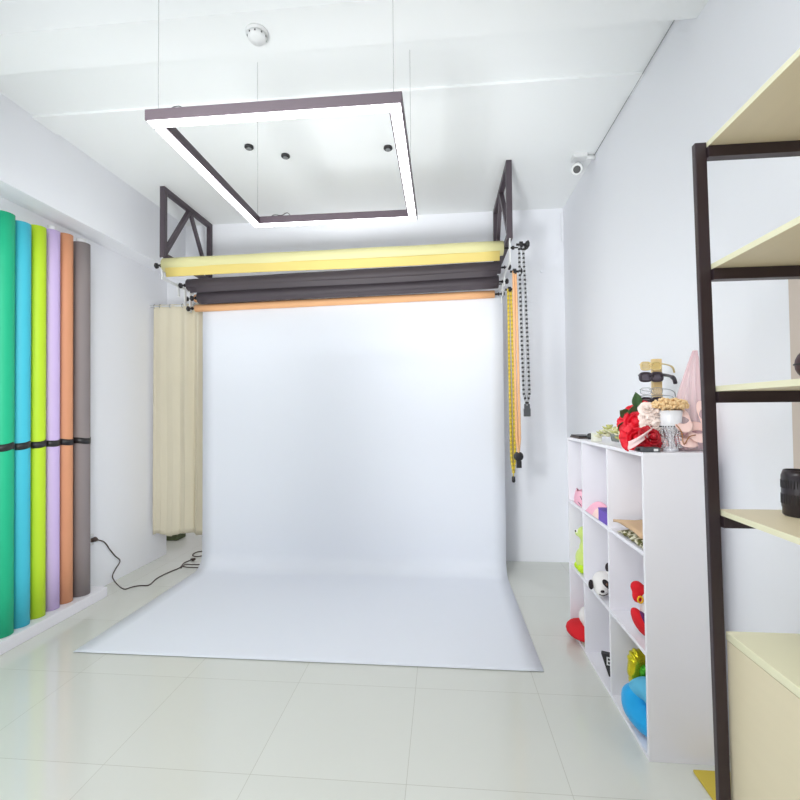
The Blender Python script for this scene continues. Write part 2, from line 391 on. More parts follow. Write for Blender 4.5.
# ceiling spots, smoke detector
for (u, v), lab in (((249, 146), 'leftmost of the three small black ceiling spots seen through the lamp frame'), ((285.5, 155), 'middle of the three small black ceiling spots seen through the lamp frame'), ((388, 147), 'rightmost small black ceiling spot, beside the right rail of the lamp frame')):
    p = at(u, v, z=ZC-.014)
    if not (2.62 < p.y < 2.8): p = at(u, v, z=ZC)
    t = thing('ceiling_spot', lab, 'spotlight', p, 'small black ceiling spots')
    obj('housing', lathe(bm_(), [(.03, 0), (.032, -.012), (.024, -.02), (.02, -.02)], p, 20), BLACK, t)
    obj('lens', lathe(bm_(), [(.0, -.0205), (.018, -.0212), (.018, -.0202)], p, 16), GREYM, t)
p = at(257, 32, z=3.1)
t = thing('smoke_detector', 'round white smoke detector on the ceiling beam', 'smoke detector', p)
obj('base', lathe(bm_(), [(.05, 0), (.05, -.012), (.0, -.012)], p, 28), W_PLAST, t)
obj('sensor_dome', lathe(bm_(), [(.042, -.0125), (.04, -.03), (.03, -.042), (.0, -.045)], p, 28), W_PLAST, t)
for k in range(9):
    a = 2*PI*k/9; x, y = p.x+.0395*math.cos(a), p.y+.0395*math.sin(a)
    obj('vent_slot', box(bm_(), x-.003, x+.003, y-.003, y+.003, p.z-.026, p.z-.019), BLACK, t)

# ------------------------------------------------------------------ security camera, its cable, and conduit
p = at(581, 153, x=XR); p.z = min(p.z, ZC-.05); py = p.y
cy = 3.45
t = thing('security_camera', 'white bullet security camera high in the right corner by the ceiling', 'camera', (XR, cy, 3.1))
q = at(580, 158, y=cy)
obj('mount_box', box(bm_(), q.x-.055, q.x+.045, cy-.04, cy+.05, q.z-.01, q.z+.035), W_PLAST, t, bevel=.006)
obj('mount_arm', tube(bm_(), [(q.x+.04, cy, q.z-.0), (XR, cy, q.z-.0)], .016, 12), W_PLAST, t)
q2 = at(577, 169, y=cy-.03)
d = Vector((-.25, -.75, -.5)).normalized()
cbody = obj('camera_body', tube(bm_(), [q2-d*.1, q2-d*.06, q2+d*.02, q2+d*.025], [.03, .04, .042, .036], 20), W_PLAST, t)
obj('lens', tube(bm_(), [q2+d*.0251, q2+d*.03], [.026, .024], 18), BLACK, cbody)
bm = bm_(); pts = [at(664, 25, z=3.235)] ; pts = [Vector((1.118, 2.105, 3.235)), Vector((1.12, 2.6, 3.238)), Vector((1.118, 3.1, 3.234)), Vector((1.12, cy, 3.236)), Vector((XR-.01, cy, q.z+.02))]
tag(obj('camera_cable', tube(bm, pts, .0025, 6), WIRE, base=(1.12, 2.1, 3.2)), 'thin grey cable running along the top of the right wall to the security camera', 'cable')
bm = bm_()
pts = [Vector((XR-.012, YB-.014, 3.2)), Vector((XR-.012, YB-.014, 2.93)), at(541, 272, y=YB-.014)]
bar(bm, pts[0], pts[1], .02); bar(bm, pts[1], pts[2], .02)
tag(obj('wall_conduit', bm, W_WALL, base=pts[1]), 'slim white conduit running down the far right corner and slanting across the back wall', 'conduit')

# ------------------------------------------------------------------ leaning coloured rolls
def leaning(name, color, rgb, u0, u1, vt, vb, label, x=-2.625, core=False):
    pa, pb = at(u0, 430, x=x), at(u1, 430, x=x); y = (pa.y+pb.y)/2; r = min((pb.y-pa.y)/2*.84, .086)
    zt = at((u0+u1)/2, vt, x=x+r*.3).z
    xx = XL+.012+r; xb = -2.56-r+.012; z0 = .0755
    m = mat(name+'_paper', rgb, .55, vary=.02)
    t = thing(name, label, 'paper roll', (xx, y, z0), 'coloured paper rolls standing along the left wall')
    bm = bm_(); A = Vector((xx+.02, y, z0+.001)); B = Vector((xx, y, zt))
    tube(bm, [A.lerp(B, i/8) for i in range(9)], r, 30)
    obj('paper_roll', bm, m, t)
    bm = bm_(); tube(bm, [B+Vector((0, 0, -.01)), B+Vector((0, 0, .035 if core else .004))], r*.55, 20); obj('core_tube', bm, mat('card_core', (200, 190, 175), .8) if not core else W_PLAST, t)
    return (y, r, xx)
RL = []
for nm, rgb, u0, u1, vt, vb, lab, core in (
    ('green_paper_roll', (22, 188, 138), -8, 14.5, 211, 632, 'emerald green paper roll, nearest the camera in the row along the left wall', False),
    ('cyan_paper_roll', (70, 200, 224), 13, 31.5, 221, 628, 'sky blue paper roll between the emerald and the lime rolls', False),
    ('lime_paper_roll', (200, 234, 44), 32, 47.5, 225, 619, 'bright lime paper roll between the sky blue and the lilac rolls', False),
    ('lilac_paper_roll', (214, 190, 238), 47.5, 61.5, 229, 611, 'lilac paper roll between the lime and the terracotta rolls', True),
    ('terracotta_paper_roll', (224, 156, 116), 61.5, 74.5, 233, 603, 'terracotta orange paper roll between the lilac and the grey rolls', False),
    ('grey_paper_roll', (142, 132, 132), 75.5, 90, 242, 596, 'grey paper roll, last of the row towards the curtain', True)):
    RL.append(leaning(nm, nm, rgb, u0, u1, vt, vb, lab, core=core))
def band(s, q):
    # wraps the fronts of the rolls
    y = RL[0][0]-.12+(RL[-1][0]+RL[-1][1]+.01-(RL[0][0]-.12))*s
    x = XL+.03
    for yy, r, xx in RL:
        dy = y-yy
        if abs(dy) < r+.004: x = max(x, xx+.009+math.sqrt(max(0, (r+.004)**2-dy*dy)))
    return (x, y, 1.178+.042*q-.012*abs(math.sin(s*19)))
tag(obj('elastic_strap', grid(bm_(), band, 260, 1), BLACK, base=(XL, 2.5, 1.2), mods=(('SOLIDIFY', dict(thickness=.002)),)), 'black elastic strap holding the row of coloured paper rolls against the left wall', 'strap')
# label on the grey roll
# ------------------------------------------------------------------ curtain
cu = thing('curtain', 'cream fabric curtain covering the passage left of the white backdrop', 'curtain', (-2.3, 4.1, .25))
def curt(s, t):
    x = -2.685+.80*s; A = .006+.034*min(1, max(0, (s-.25)*4)); ph = s*PI*2*7+.7*math.sin(s*9)
    hem = .012*math.sin(s*23)+(.03*math.sin((s-.35)*14) if s > .35 else 0)
    z = 2.4-(2.4-.262-hem)*t
    return (x+.012*math.sin(ph*2)*t, 4.08+A*math.sin(ph)*(.6+.4*t)+.02*noise.noise((s*6, t*2, 1)), z)
obj('cloth', grid(bm_(), curt, 150, 40), CURT, cu, mods=(('SOLIDIFY', dict(thickness=.002)),))
bm = bm_(); tube(bm, [(-2.715, 4.08, 2.385), (-1.86, 4.08, 2.385)], .008, 12); obj('curtain_rod', bm, W_PLAST, cu)
for x in (-2.675, -2.62, -2.52, -2.4, -2.28):
    bm = bm_(); tube(bm, [(x+.0, 4.08+.018*math.cos(a*PI/8), 2.385+.018*math.sin(a*PI/8)) for a in range(17)], .003, 6); obj('curtain_ring', bm, GREYM, cu)
# dark green box and rose coloured bag in the passage behind
bm = bm_(); box(bm, -3.1, -2.88, 4.8, 4.98, 0, .1); tag(obj('storage_box', bm, mat('dark_green_card', (94, 104, 72), .7, vary=.1), base=(-2.99, 4.89, 0), bevel=.01), 'dark green box on the floor in the passage, seen under the curtain', 'box')
bm = bm_(); grid(bm, lambda s, t: (-2.36+.34*s, 4.72+.3*t, .0+.13*math.sin(s*PI)**.5*math.sin(t*PI)**.5+.012*math.sin(s*15+t*9)*math.sin(s*PI)), 24, 18)
tag(obj('cloth_bundle', bm, mat('dusty_rose_cloth', (214, 186, 172), .85, vary=.05), base=(-2.2, 4.85, 0), smooth=True), 'dusty rose cloth bundle on the floor under the curtain hem', 'cloth')

# ------------------------------------------------------------------ power cable
CB = mat('black_cable_rubber', (70, 55, 50), .5)
t = thing('power_cable', 'black power cable running from the left wall across the floor behind the backdrop', 'cable', at(124, 589, z=0))
wp = [at(u, v, x=XL+.006) for u, v in ((97, 540), (104, 542), (110, 550), (115, 556))] 
r0 = .0045
fl = [at(u, v, z=r0) for u, v in ((120, 563), (117, 568), (113, 577), (117, 584), (124, 589), (132, 587), (140, 585.5), (149, 585), (156, 579), (163, 575), (172, 571), (180, 567.5), (184, 563), (191, 560))]
wp = [Vector((XL+.008, p.y, p.z)) for p in wp]
fl[0] = at(120, 561, x=XL+.008); fl[1] = at(115, 570, x=XL+.008); fl[2] = at(112.5, 577, x=XL+.01); fl[2].z = max(fl[2].z, r0)
obj('cord', tube(bm_(), spline(wp+fl, 6), r0, 8), CB, t)
f2 = [at(u, v, z=r0) for u, v in ((181, 568), (185, 564.5), (193, 564.5), (205, 564.5))]; obj('cord', tube(bm_(), spline(f2, 6), r0, 8), CB, t)
f3 = [at(u, v, z=r0) for u, v in ((205, 568), (197, 567.5), (188, 567.3), (181, 566))]; obj('cord', tube(bm_(), spline(f3, 6), r0, 8), CB, t)
f4 = [at(u, v, z=r0) for u, v in ((206, 551), (197, 552), (192.5, 555), (197, 556.5), (206, 555))]; obj('cord', tube(bm_(), spline(f4, 6), r0, 8), CB, t)
a = at(92, 540.5, x=XL+.02)
bm = bm_(); tube(bm, [wp[0]+Vector((.004, .0, 0)), Vector((XL+.018, (a.y+wp[0].y)/2, a.z)), Vector((XL+.016, a.y, a.z))], [.008, .019, .015], 12); obj('plug', bm, CB, t)
b = at(193, 559.5, z=.014); bm = bm_(); tube(bm, [fl[-1]+Vector((0, 0, .008)), b, b+(b-fl[-1])*.9], [.008, .014, .011], 12); obj('connector', bm, CB, t)
p = at(84, 541, x=XL+.01)
t = thing('wall_socket', 'white wall socket behind the grey roll where the black cable plugs in', 'socket', p)
obj('cover_plate', box(bm_(), XL, XL+.006, a.y-.09, a.y+.035, a.z-.043, a.z+.043), W_PLAST, t, bevel=.002)
obj('socket_face', box(bm_(), XL+.006, XL+.008, a.y-.028, a.y+.028, a.z-.028, a.z+.028), W_EDGE, t)

# ------------------------------------------------------------------ rack at the right
RX0, RY0, RY1 = .720, .42, 1.3
rk = thing('metal_rack', 'tall black steel rack with cream boards at the right edge', 'rack', (RX0+.016, RY1, 0))
pw = .03; RXB = 1.10
levels = [2.097, 1.763, 1.432, 1.1]
def lean(bm):
    for v in bm.verts:
        if v.co.z > 0: v.co.x -= .0145*max(0, v.co.z-.3)
    return bm
for x in (RX0, RXB-pw):
    for y in (RY0, RY1):
        bm = bm_()
        box(bm, x, x+pw, y+(.012 if y > 1 else 0), y+pw, 0.0, 2.112); obj('post', lean(bm), RACKM, rk, bevel=.002)
for z in levels+[.1]:
    for y in (RY0, RY1):
        bm = bm_(); box(bm, RX0+pw, RXB-pw, y+.002, y+pw-.002, z-.03, z); obj('crossbar', lean(bm), RACKM, rk)
for z in levels:
    bm = bm_(); box(bm, RX0+pw+.001, RXB-.006, RY0+.002, RY1+pw-.002, z+.0005, z+.015)
    for f in bm.faces: f.material_index = 0 if abs(f.calc_center_median().z-z) < .003 or abs(f.calc_center_median().z-z-.015) < .003 else 1
    lean(bm); obj('shelf_board', bm, [PLANK, PLANKE], rk)
cb = thing('cabinet', 'cream laminate cabinet box standing inside the black rack', 'cabinet', (.92, .9, 0))
CZ = .79
obj('body', box(bm_(), RX0+pw+.002, RXB-.004, RY0+pw+.004, RY1+pw-.004, .102, CZ-.024), PLANK, cb, bevel=.001)
obj('top_board', box(bm_(), RX0+pw+.0, RXB-.004, RY0+pw+.004, RY1+pw-.002, CZ-.022, CZ), [PLANKE], cb, bevel=.002)

# board lying on the floor behind the rack's foot
MUS = mat('mustard_board', (206, 182, 62), .45, vary=.05)
bm = bm_(); box(bm, .937, 1.1, 1.5, 1.89, 0, .012); tag(obj('mustard_board', bm, MUS, base=(1.0, 1.7, 0), bevel=.004), 'mustard yellow board lying on the floor between the white shelf and the rack foot', 'board')

# black lens standing on the rack
z = levels[3]+.0155
p = at(797, 515, z=z); p = Vector((p.x+.02, p.y, z))
p = Vector((.93, 1.165, z)); p = at(800, 516, z=z); p.z = z
t = thing('camera_lens', 'black camera lens standing upright on the lowest open board of the rack', 'lens', p)
R1 = .036
obj('barrel', lathe(bm_(), [(R1*.86, 0), (R1*.96, .004), (R1*.96, .02), (R1, .022), (R1, .1), (R1*.96, .104), (R1*.86, .115), (R1*.8, .115), (R1*.78, .1), (0, .1)], p, 40), mat('black_satin_metal', (44, 36, 42), .3), t)
for zz, hh in ((.03, .025), (.07, .02)):
    bm = bm_()
    for k in range(36):
        a = 2*PI*k/36; bar(bm, p+Vector((R1*math.cos(a), R1*math.sin(a), zz)), p+Vector((R1*math.cos(a), R1*math.sin(a), zz+hh)), .0015)
    obj('focus_ring' if zz > .05 else 'zoom_ring', bm, BLACK, t)
z = levels[2]+.0155
p = at(808, 384, z=1.5); p = at(820, 384, y=1.2); p.z = z
t = thing('headphone_case', 'dark rounded case on the rack board at eye level, cut by the right edge', 'case', p)
obj('shell', ell(bm_(), p+Vector((.0, 0, .045)), (.05, .04, .045)), mat('dark_plum_leather', (70, 46, 52), .4), t)
obj('zip_seam', tube(bm_(), [p+Vector((.0505*math.cos(a*PI/16), .0405*math.sin(a*PI/16), .045)) for a in range(33)], .002, 6), BLACK, t)

# ------------------------------------------------------------------ things on top of the cube shelf
ZT = UZ
# phone at the far end
BROWNB = mat('brown_black_leather', (72, 60, 54), .4)
t = thing('black_wallet', 'dark flat leather wallet at the far end of the white shelf top', 'wallet', (.85, 2.93, ZT))
bm = bm_(); box(bm, .806, .9, 2.84, 3.03, ZT+.0005, ZT+.009); obj('lower_flap', bm, BROWNB, t, bevel=.003)
bm = bm_(); box(bm, .81, .9, 2.85, 3.025, ZT+.0095, ZT+.018); obj('upper_flap', bm, BLACK, t, bevel=.003)
p = at(586, 433, y=2.84)
bm = bm_(); lathe(bm, [(.012, 0), (.016, .006), (.016, .028), (.01, .034), (0, .036)], (.86, 2.80, ZT+.0005), 16); tag(obj('bottle_cap', bm, BLACK, base=(.86, 2.80, ZT)), 'small black cap next to the dark wallet on the shelf top', 'cap')
t = thing('white_box', 'small white card box between the dark wallet and the beige lace on the shelf top', 'box', (.84, 2.62, ZT))
obj('body', box(bm_(), .815, .86, 2.6, 2.64, ZT+.0005, ZT+.045), mat('ivory_card', (228, 228, 214), .7), t, bevel=.002)
obj('lid', box(bm_(), .813, .862, 2.598, 2.642, ZT+.0455, ZT+.052), W_PLAST, t, bevel=.002)
# lace flowers pile
t = thing('lace_flower_garland', 'cream and pale green lace flower garland on the shelf top left of the red roses', 'garland', (.86, 2.45, ZT))
CRM = mat('cream_lace', (226, 222, 190), .8, vary=.06); PGR = mat('pale_green_lace', (196, 196, 130), .8, vary=.08); SLV = mat('grey_feather', (140, 146, 140), .6, vary=.1)
def blossom(bm, c, r, mi=0, n=6):
    for ring, (cnt, k, up) in enumerate(((n, 1, 0), (n-1, .6, .25))):
        for i in range(cnt):
            a = 2*PI*i/cnt+ring*.4+random.random()*.3
            rot = RZ(a) @ RY(-.5-.4*ring)
            ell(bm, Vector(c)+rot @ Vector((r*.55*k, 0, 0))+Vector((0, 0, up*r)), (r*.55*k, r*.36*k, r*.12), rot, 10, mi)
    ell(bm, Vector(c)+Vector((0, 0, r*.3)), r*.2, seg=8, mi=mi)
for k in range(22):
    c = Vector((.825+random.random()*.07, 2.23+.33*(k+.5)/22, ZT+.014+.03*random.random()))
    c.z += .035*math.sin((k+.5)/22*PI)
    r = .026+.014*random.random()
    c.z = max(c.z, ZT+r*.6)
    bm = bm_(); blossom(bm, c, r, 0); obj('lace_flower', bm, (CRM, PGR)[k % 3 == 1], t)
bm = bm_()
for k in range(5):
    a = Vector((.83, 2.28+.02*k, ZT+.02)); tube(bm, spline([a, a+Vector((-.01, -.02, .03)), a+Vector((.01, -.04, .03+.006*k)), a+Vector((.02, -.07, .01))], 5), [.004]*5+[.006]*5+[.002]*6, 6)
obj('leaf_sprig', bm, SLV, t)

# ---- red rose bouquet
def rose(c, r, axis, m, parent):
    bm = bm_(); q = Vector((0, 0, 1)).rotation_difference(Vector(axis).normalized()).to_matrix()
    ell(bm, Vector(c)+q @ Vector((0, 0, r*.2)), (r*.35, r*.35, r*.5), q, 12)
    for ring, (n, rr, h, tilt) in enumerate(((3, .36, .62, .1), (4, .55, .55, .3), (5, .76, .42, .55), (6, 1.0, .25, .95))):
        for i in range(n):
            a = 2*PI*i/n+ring*.7+random.random()*.2
            def pet(s, t):
                ang = (s-.5)*2.1*(3.6/n)**.5; hh = t
                wdt = math.sin(min(1, t*1.15+.12)*PI*.55)
                rad = r*rr*(.35+.65*hh)*(1+.18*hh*tilt*2)
                curl = .12*r*hh*hh*(1 if abs(s-.5) < .35 else 1.6)*tilt
                x = (rad+curl)*math.cos(ang*wdt); y = (rad+curl)*math.sin(ang*wdt)
                z = r*(h*hh*1.25-.35+.1*ring*0)-.35*r*tilt*hh*hh*(ring == 3)+.05*r*math.sin(s*8)*hh
                return Vector(c)+q @ (RZ(a) @ Vector((x, y, z)))
            grid(bm, pet, 8, 6)
    return obj('rose_bloom', bm, m, parent, smooth=True, mods=(('SOLIDIFY', dict(thickness=.0015)),))
YR = 2.08
bq = thing('rose_bouquet', 'bouquet of red roses wrapped in pale pink on the front of the shelf top', 'bouquet', at(640, 447, z=ZT))
k_ = 462/YR
for u, v, dy, r, ax in ((636, 423, 0, .05, (-.35, -1, .35)), (630, 436, .03, .036, (-.8, -.8, .1)), (637, 438, -.03, .045, (-.2, -1, .0)), (631, 443, -.0, .028, (-.6, -1, -.1)), (634, 410, .05, .032, (-.3, -.6, .8)), (645, 405, .08, .03, (.1, -.6, .8))):
    rose(at(u, v, y=YR+dy), r, ax, RED, bq)
RED2 = mat('crimson_petal', (186, 12, 34), .5, vary=.1)
rose(at(652, 437, y=1.99), .036, (.2, -.9, .35), RED2, bq)
for u, v, dy, dx, dz in ((637, 406, .03, -.02, .06), (642, 411, .0, .03, .02), (626, 415, .05, -.04, .02), (644, 431, -.02, .035, -.01), (632, 413, .02, -.01, .03), (622, 427, .05, -.03, .01), (648, 432, -.02, .03, .01)):
    c = at(u, v, y=YR+dy); dd = Vector((dx, -.03, dz))
    def leaf(s, t, c=c, dd=dd):
        sd = dd.cross(Vector((0, 1, .2))).normalized()
        return c+dd*(s*1.3-.3)+sd*(t-.5)*.045*math.sin(max(.02, s)*PI)+Vector((0, -.008*abs(t-.5)*2, 0))
    obj('leaf', grid(bm_(), leaf, 8, 4), GREEN, bq, smooth=True, mods=(('SOLIDIFY', dict(thickness=.001)),))
PALEP = mat('pale_pink_wrap', (246, 214, 214), .7, vary=.03)
def wrap(s, t):   # cone of paper lying on its side, mouth to the left
    a = -.3+s*2*PI*.9; L = Vector((.93, 2.03, ZT+.03)).lerp(Vector((.845, 2.05, ZT+.06)), t)
    r = .024+.026*t+.008*math.sin(s*30)*t
    return L+Vector((.012*math.sin(a*3)*t, math.cos(a)*r, math.sin(a)*r*.8+.0))
obj('wrapping', grid(bm_(), wrap, 60, 10), PALEP, bq, smooth=True, mods=(('SOLIDIFY', dict(thickness=.0012)),))
def sash(s, t):
    p = at(628+24*s, 447-15*s**1.3, y=2.0-.03*math.sin(s*PI)); return p+Vector((0, .004*math.sin(t*6), (t-.5)*.035*(1-.3*s)+.006))
obj('ribbon', grid(bm_(), sash, 20, 6), PALEP, bq, smooth=True, mods=(('SOLIDIFY', dict(thickness=.0015)),))
CREAMP = mat('cream_rose_petal', (252, 234, 226), .6, vary=.05)
t = thing('cream_rose_spray', 'cream and peach silk roses between the red roses and the white vase', 'flowers', at(652, 447, z=ZT))
for u, v, r, ax in ((653, 424, .034, (-.1, -1, .3)), (656, 412, .03, (.1, -.8, .6)), (648, 418, .026, (-.5, -1, .0)), (655, 433, .028, (.0, -1, -.1)), (647, 408, .024, (-.3, -.8, .5))):
    rose(at(u, v, y=2.03), r, ax, CREAMP, t)
bm = bm_()
for u, v in ((652, 425), (655, 430), (655, 414)):
    a = at(u, v, y=2.05); b = at(654, 446, y=2.04); b.z = ZT+.003; tube(bm, [a, a.lerp(b, .5)+Vector((.004, 0, 0)), b], .003, 6)
obj('stem', bm, GREEN, t)
ell_ = ell
# black box with white label
p = at(650, 450, y=1.965); y0 = 1.95
t = thing('black_case', 'flat black case with a white label at the near corner of the shelf top', 'case', (.84, y0, ZT))
a = at(641.5, 449, y=y0).x; b = at(660, 449, y=y0).x
obj('body', box(bm_(), a, b, y0-.005, y0+.06, ZT+.0005, ZT+.02), DGR, t, bevel=.004)
obj('label', box(bm_(), a+.045, a+.062, y0-.0062, y0-.0052, ZT+.005, ZT+.015), W_PLAST, t)
bm = bm_(); tube(bm, [(a, y0+.02, ZT+.01), (a-.018, y0+.02, ZT+.01)], .005, 10); obj('plug_end', bm, BLACK, t)

# vase
c = at(671, 449, y=2.02); c.z = ZT
va = thing('fringed_vase', 'white cup shaped vase with a hanging clear bead fringe and golden dried flowers', 'vase', c)
prof = [(.028, .0005), (.03, .012), (.014, .022), (.012, .06), (.024, .08), (.038, .095), (.041, .11), (.045, .168), (.041, .168), (.037, .11), (0, .1)]
obj('cup', lathe(bm_(), prof, c, 32), mat('white_glazed_ceramic', (238, 238, 242), .25), va)
for k in range(18):
    a = 2*PI*k/18; bm = bm_(); q = c+Vector((.04*math.cos(a), .04*math.sin(a), .096))
    for j in range(9): ell(bm, q+Vector((.003*math.sin(j+k), 0, -.0098*j)), .0042, seg=8)
    obj('bead_string', bm, CRYS, va)
bm = bm_()
for k in range(13):
    a = 2*PI*k/26+PI; ell(bm, c+Vector((.042*math.cos(a), .042*math.sin(a), .102)), .003, seg=6)
obj('dark_stud', bm, DGR, va)
bm = bm_()
for k in range(420):
    a = random.random()*2*PI; rr = .068*math.sqrt(random.random()); h = .19+.03*math.sqrt(max(0, 1-(rr/.07)**2))*random.uniform(-.8, 1)
    ell(bm, c+Vector((rr*math.cos(a), rr*math.sin(a)*.8, h)), random.uniform(.004, .0075), seg=6)
ell(bm, c+Vector((0, 0, .188)), (.055, .045, .02), seg=16)
o = obj('dried_flowers', bm, GOLDD, va); o['kind'] = 'stuff'
obj('flower_stem', tube(bm_(), [c+Vector((0, 0, .105)), c+Vector((0, 0, .2))], .02, 10), PLANK, va)

# glasses stand and the glasses on it
sy = 2.22
s0 = at(657, 400, y=sy).x; zt_ = at(657, 359, y=sy).z
WOODP = mat('pale_pine', (236, 208, 150), .5, vary=.05, stretch=(8, 8, 1), vscale=12)
gs = thing('glasses_stand', 'pale wooden glasses stand rising behind the roses', 'stand', (s0, sy, ZT))
obj('post', box(bm_(), s0-.02, s0+.02, sy-.012, sy+.012, ZT+.012, zt_), WOODP, gs, bevel=.002)
obj('base', box(bm_(), s0-.06, s0+.06, sy-.05, sy+.05, ZT+.0005, ZT+.012), WOODP, gs, bevel=.002)
def glasses(zc, label, fm, lm, scale=1, thick=.004, fold=False, dark_temple=None, w=.13, xo=-.045, lh=.036):
    c = Vector((s0+xo*scale, sy-.05, zc)); t = thing('eyeglasses', label, 'glasses', c, 'glasses on the wooden stand')
    fx = .72; sx = w/2*.52
    for s in (-1, 1):
        cx = c.x+s*sx*fx
        bm = bm_(); pts = [Vector((cx+.25*w*fx*math.copysign(abs(math.cos(a))**.6, math.cos(a)), c.y-.012*s*-1*0, zc+lh/2*math.copysign(abs(math.sin(a))**.6, math.sin(a)))) for a in [2*PI*i/24 for i in range(25)]]
        tube(bm, pts, thick, 6); obj('rim', bm, fm, t)
        bm = bm_(); vs = [bm.verts.new(p+Vector((0, .001, 0))) for p in pts[:-1]]; bm.faces.new(vs); obj('lens', bm, lm, t, mods=(('SOLIDIFY', dict(thickness=.0015)),))
    bm = bm_(); tube(bm, [(c.x-.01, c.y, zc+.006), (c.x, c.y-.003, zc+.01), (c.x+.01, c.y, zc+.006)], thick, 6); obj('bridge', bm, fm, t)
    hx = c.x+w*.5*fx+.012*fx; 
    bm = bm_(); tube(bm, spline([(hx-.012, c.y, zc+.008), (hx, c.y+.004, zc+.009), (hx+.05, c.y+.05, zc+.006), (hx+.075, c.y+.07, zc-.004), (hx+.088, c.y+.085, zc-.024)], 5), [thick*1.2]*12+[thick*1.6]*9, 8); obj('temple', bm, fm, t)
    bm = bm_(); tube(bm, spline([(c.x-w*.5*fx, c.y, zc+.008), (c.x-w*.46*fx, c.y+.02, zc+.009), (c.x-w*.3*fx, c.y+.034, zc+.006), (c.x+.0, c.y+.036, zc+.0), (c.x+.022, c.y+.037, zc-.008)], 5), thick*.9, 8); obj('temple', bm, fm, t)
    return t
TB = mat('dark_tinted_lens', (92, 84, 98), .1, alpha=.85); TY = mat('amber_tinted_lens', (226, 200, 130), .1, alpha=.55); GF = mat('champagne_frame', (232, 210, 150), .3, metal=.3)
CLR = mat('clear_lens', (225, 228, 232), .05, alpha=.12); DK = mat('dark_grey_frame', (58, 50, 60), .3)
zz = lambda v: at(650, v, y=sy-.05).z
glasses(zz(366), 'amber tinted glasses, topmost on the wooden stand', GF, TY, w=.12, thick=.0028)
glasses(zz(377), 'dark thick framed sunglasses, second from top on the wooden stand', DK, TB, thick=.006)
glasses(zz(391), 'thin clear rimless glasses, third from top on the wooden stand', GREYM, CLR, thick=.0013, w=.13, lh=.03)
glasses(zz(397.5), 'thin clear glasses just above the lowest dark pair on the wooden stand', GREYM, CLR, thick=.0013, w=.13, lh=.02)
glasses(zz(402), 'dark sunglasses, lowest on the wooden stand just above the red roses', DK, TB, thick=.005)

# pink tulle bouquet
c = Vector((1.02, 2.07, ZT))
pk = thing('tulle_bow', 'pink tulle and satin bow standing at the wall end of the shelf top', 'bow', c)
def veil(s, t):
    a = s*2*PI; R_ = .1*(1-.96*t)**.8+.012*math.sin(a*9+t*5)*(1-t*.5)
    p = c+Vector((R_*math.cos(a)*.72+.0+.06*t, R_*math.sin(a)*.7+.01, .004+.42*t))
    return p
obj('tulle_cone', grid(bm_(), veil, 90, 16), mat('sheer_pink_net', (255, 222, 226), .9, alpha=.5, vary=.03), pk, smooth=True)
def puff(s, t):
    a = s*2*PI; b = t*PI; n = 1+.22*math.sin(a*5+b*3)*math.sin(b)+.1*math.sin(a*11)
    return c+Vector((-.015+.07*n*math.sin(b)*math.cos(a), .0+.05*n*math.sin(b)*math.sin(a), .058+.056*math.cos(b)))
obj('tulle_puff', grid(bm_(), puff, 72, 24), PINK, pk, smooth=True)
for (du, dv), (lx, lz), sgn in (((682, 420), (.045, .06), -1), ((698, 432), (.05, .045), 1), ((704, 415), (.03, .075), 1), ((688, 440), (.045, .02), -1)):
    o_ = at(du, dv, y=1.99)
    def loop(s, t, o_=o_, lx=lx, lz=lz, sgn=sgn):
        a = s*2*PI; return o_+Vector((sgn*lx*(math.cos(a)*.75), .018*math.sin(a)+(t-.5)*.02, lz*math.sin(a)*.55+(t-.5)*.035))
    obj('satin_loop', grid(bm_(), loop, 40, 6), PEACH, pk, smooth=True, mods=(('SOLIDIFY', dict(thickness=.0015)),))
o_ = at(684, 432, y=1.965); bm = bm_()
tube(bm, spline([o_+Vector((-.03, 0, .03)), o_+Vector((-.012, -.005, -.0)), o_+Vector((-.002, 0, -.05)), o_+Vector((.02, 0, -.02)), o_+Vector((.045, 0, -.012))], 6), .0022, 6)
obj('gold_cord', bm, mat('gold_brown_cord', (168, 110, 60), .4), pk)

# ------------------------------------------------------------------ things inside the cubes
cellY = [(UY0+tk, ys[1]-tk/2), (ys[1]+tk/2, ys[2]-tk/2), (ys[2]+tk/2, UY1-tk)]    # near, middle, far
# top row, far: pink purse
z = ROWZ[0]
PK2 = mat('candy_pink_felt', (248, 186, 206), .85, vary=.05)
t = thing('pink_purse', 'small candy pink folded purse in the far cube of the top row', 'purse', (.83, 2.9, z))
def pouch(s, u_):
    a = s*2*PI; R_ = Vector((.03*math.cos(a), .125*math.sin(a), 0)); k = 1-.35*u_**2
    return Vector((.832, 2.89, z+.001+.08*u_))+R_*k+Vector((0, 0, .006*math.sin(a*4)))*u_
obj('pouch', grid(bm_(), pouch, 40, 8), PK2, t, smooth=True, mods=(('SOLIDIFY', dict(thickness=.003)),))
bm = bm_(); tube(bm, [(.806, 2.83, z+.06), (.8, 2.78, z+.05)], .002, 6); tube(bm, [(.805, 2.88, z+.02), (.8, 2.8, z+.012)], .002, 6); obj('zip', bm, DGR, t)
t = thing('pink_cloth', 'crumpled pink cloth left of the purple box in the middle cube', 'cloth', (.85, 2.6, z))
obj('folded_cloth', grid(bm_(), lambda s, q: (.797+.1*s, 2.52+.19*q, z+.002+.055*math.sin(s*PI)**.5*math.sin(q*PI)**.5*(1+.25*math.sin(s*11+q*17))), 26, 26), PK2, t, smooth=True)
obj('peach_edge', grid(bm_(), lambda s, q: (.797+.04*s, 2.5+.09*q, z+.003+.045*math.sin(s*PI)**.5*math.sin(q*PI)**.5), 12, 16), PEACH, t, smooth=True)
t = thing('purple_box', 'purple box in the middle cube of the top row', 'box', (.86, 2.4, z))
obj('body', box(bm_(), .799, .9, 2.352, 2.49, z+.0005, z+.058), mat('violet_card', (112, 80, 188), .6, vary=.03), t, bevel=.002)
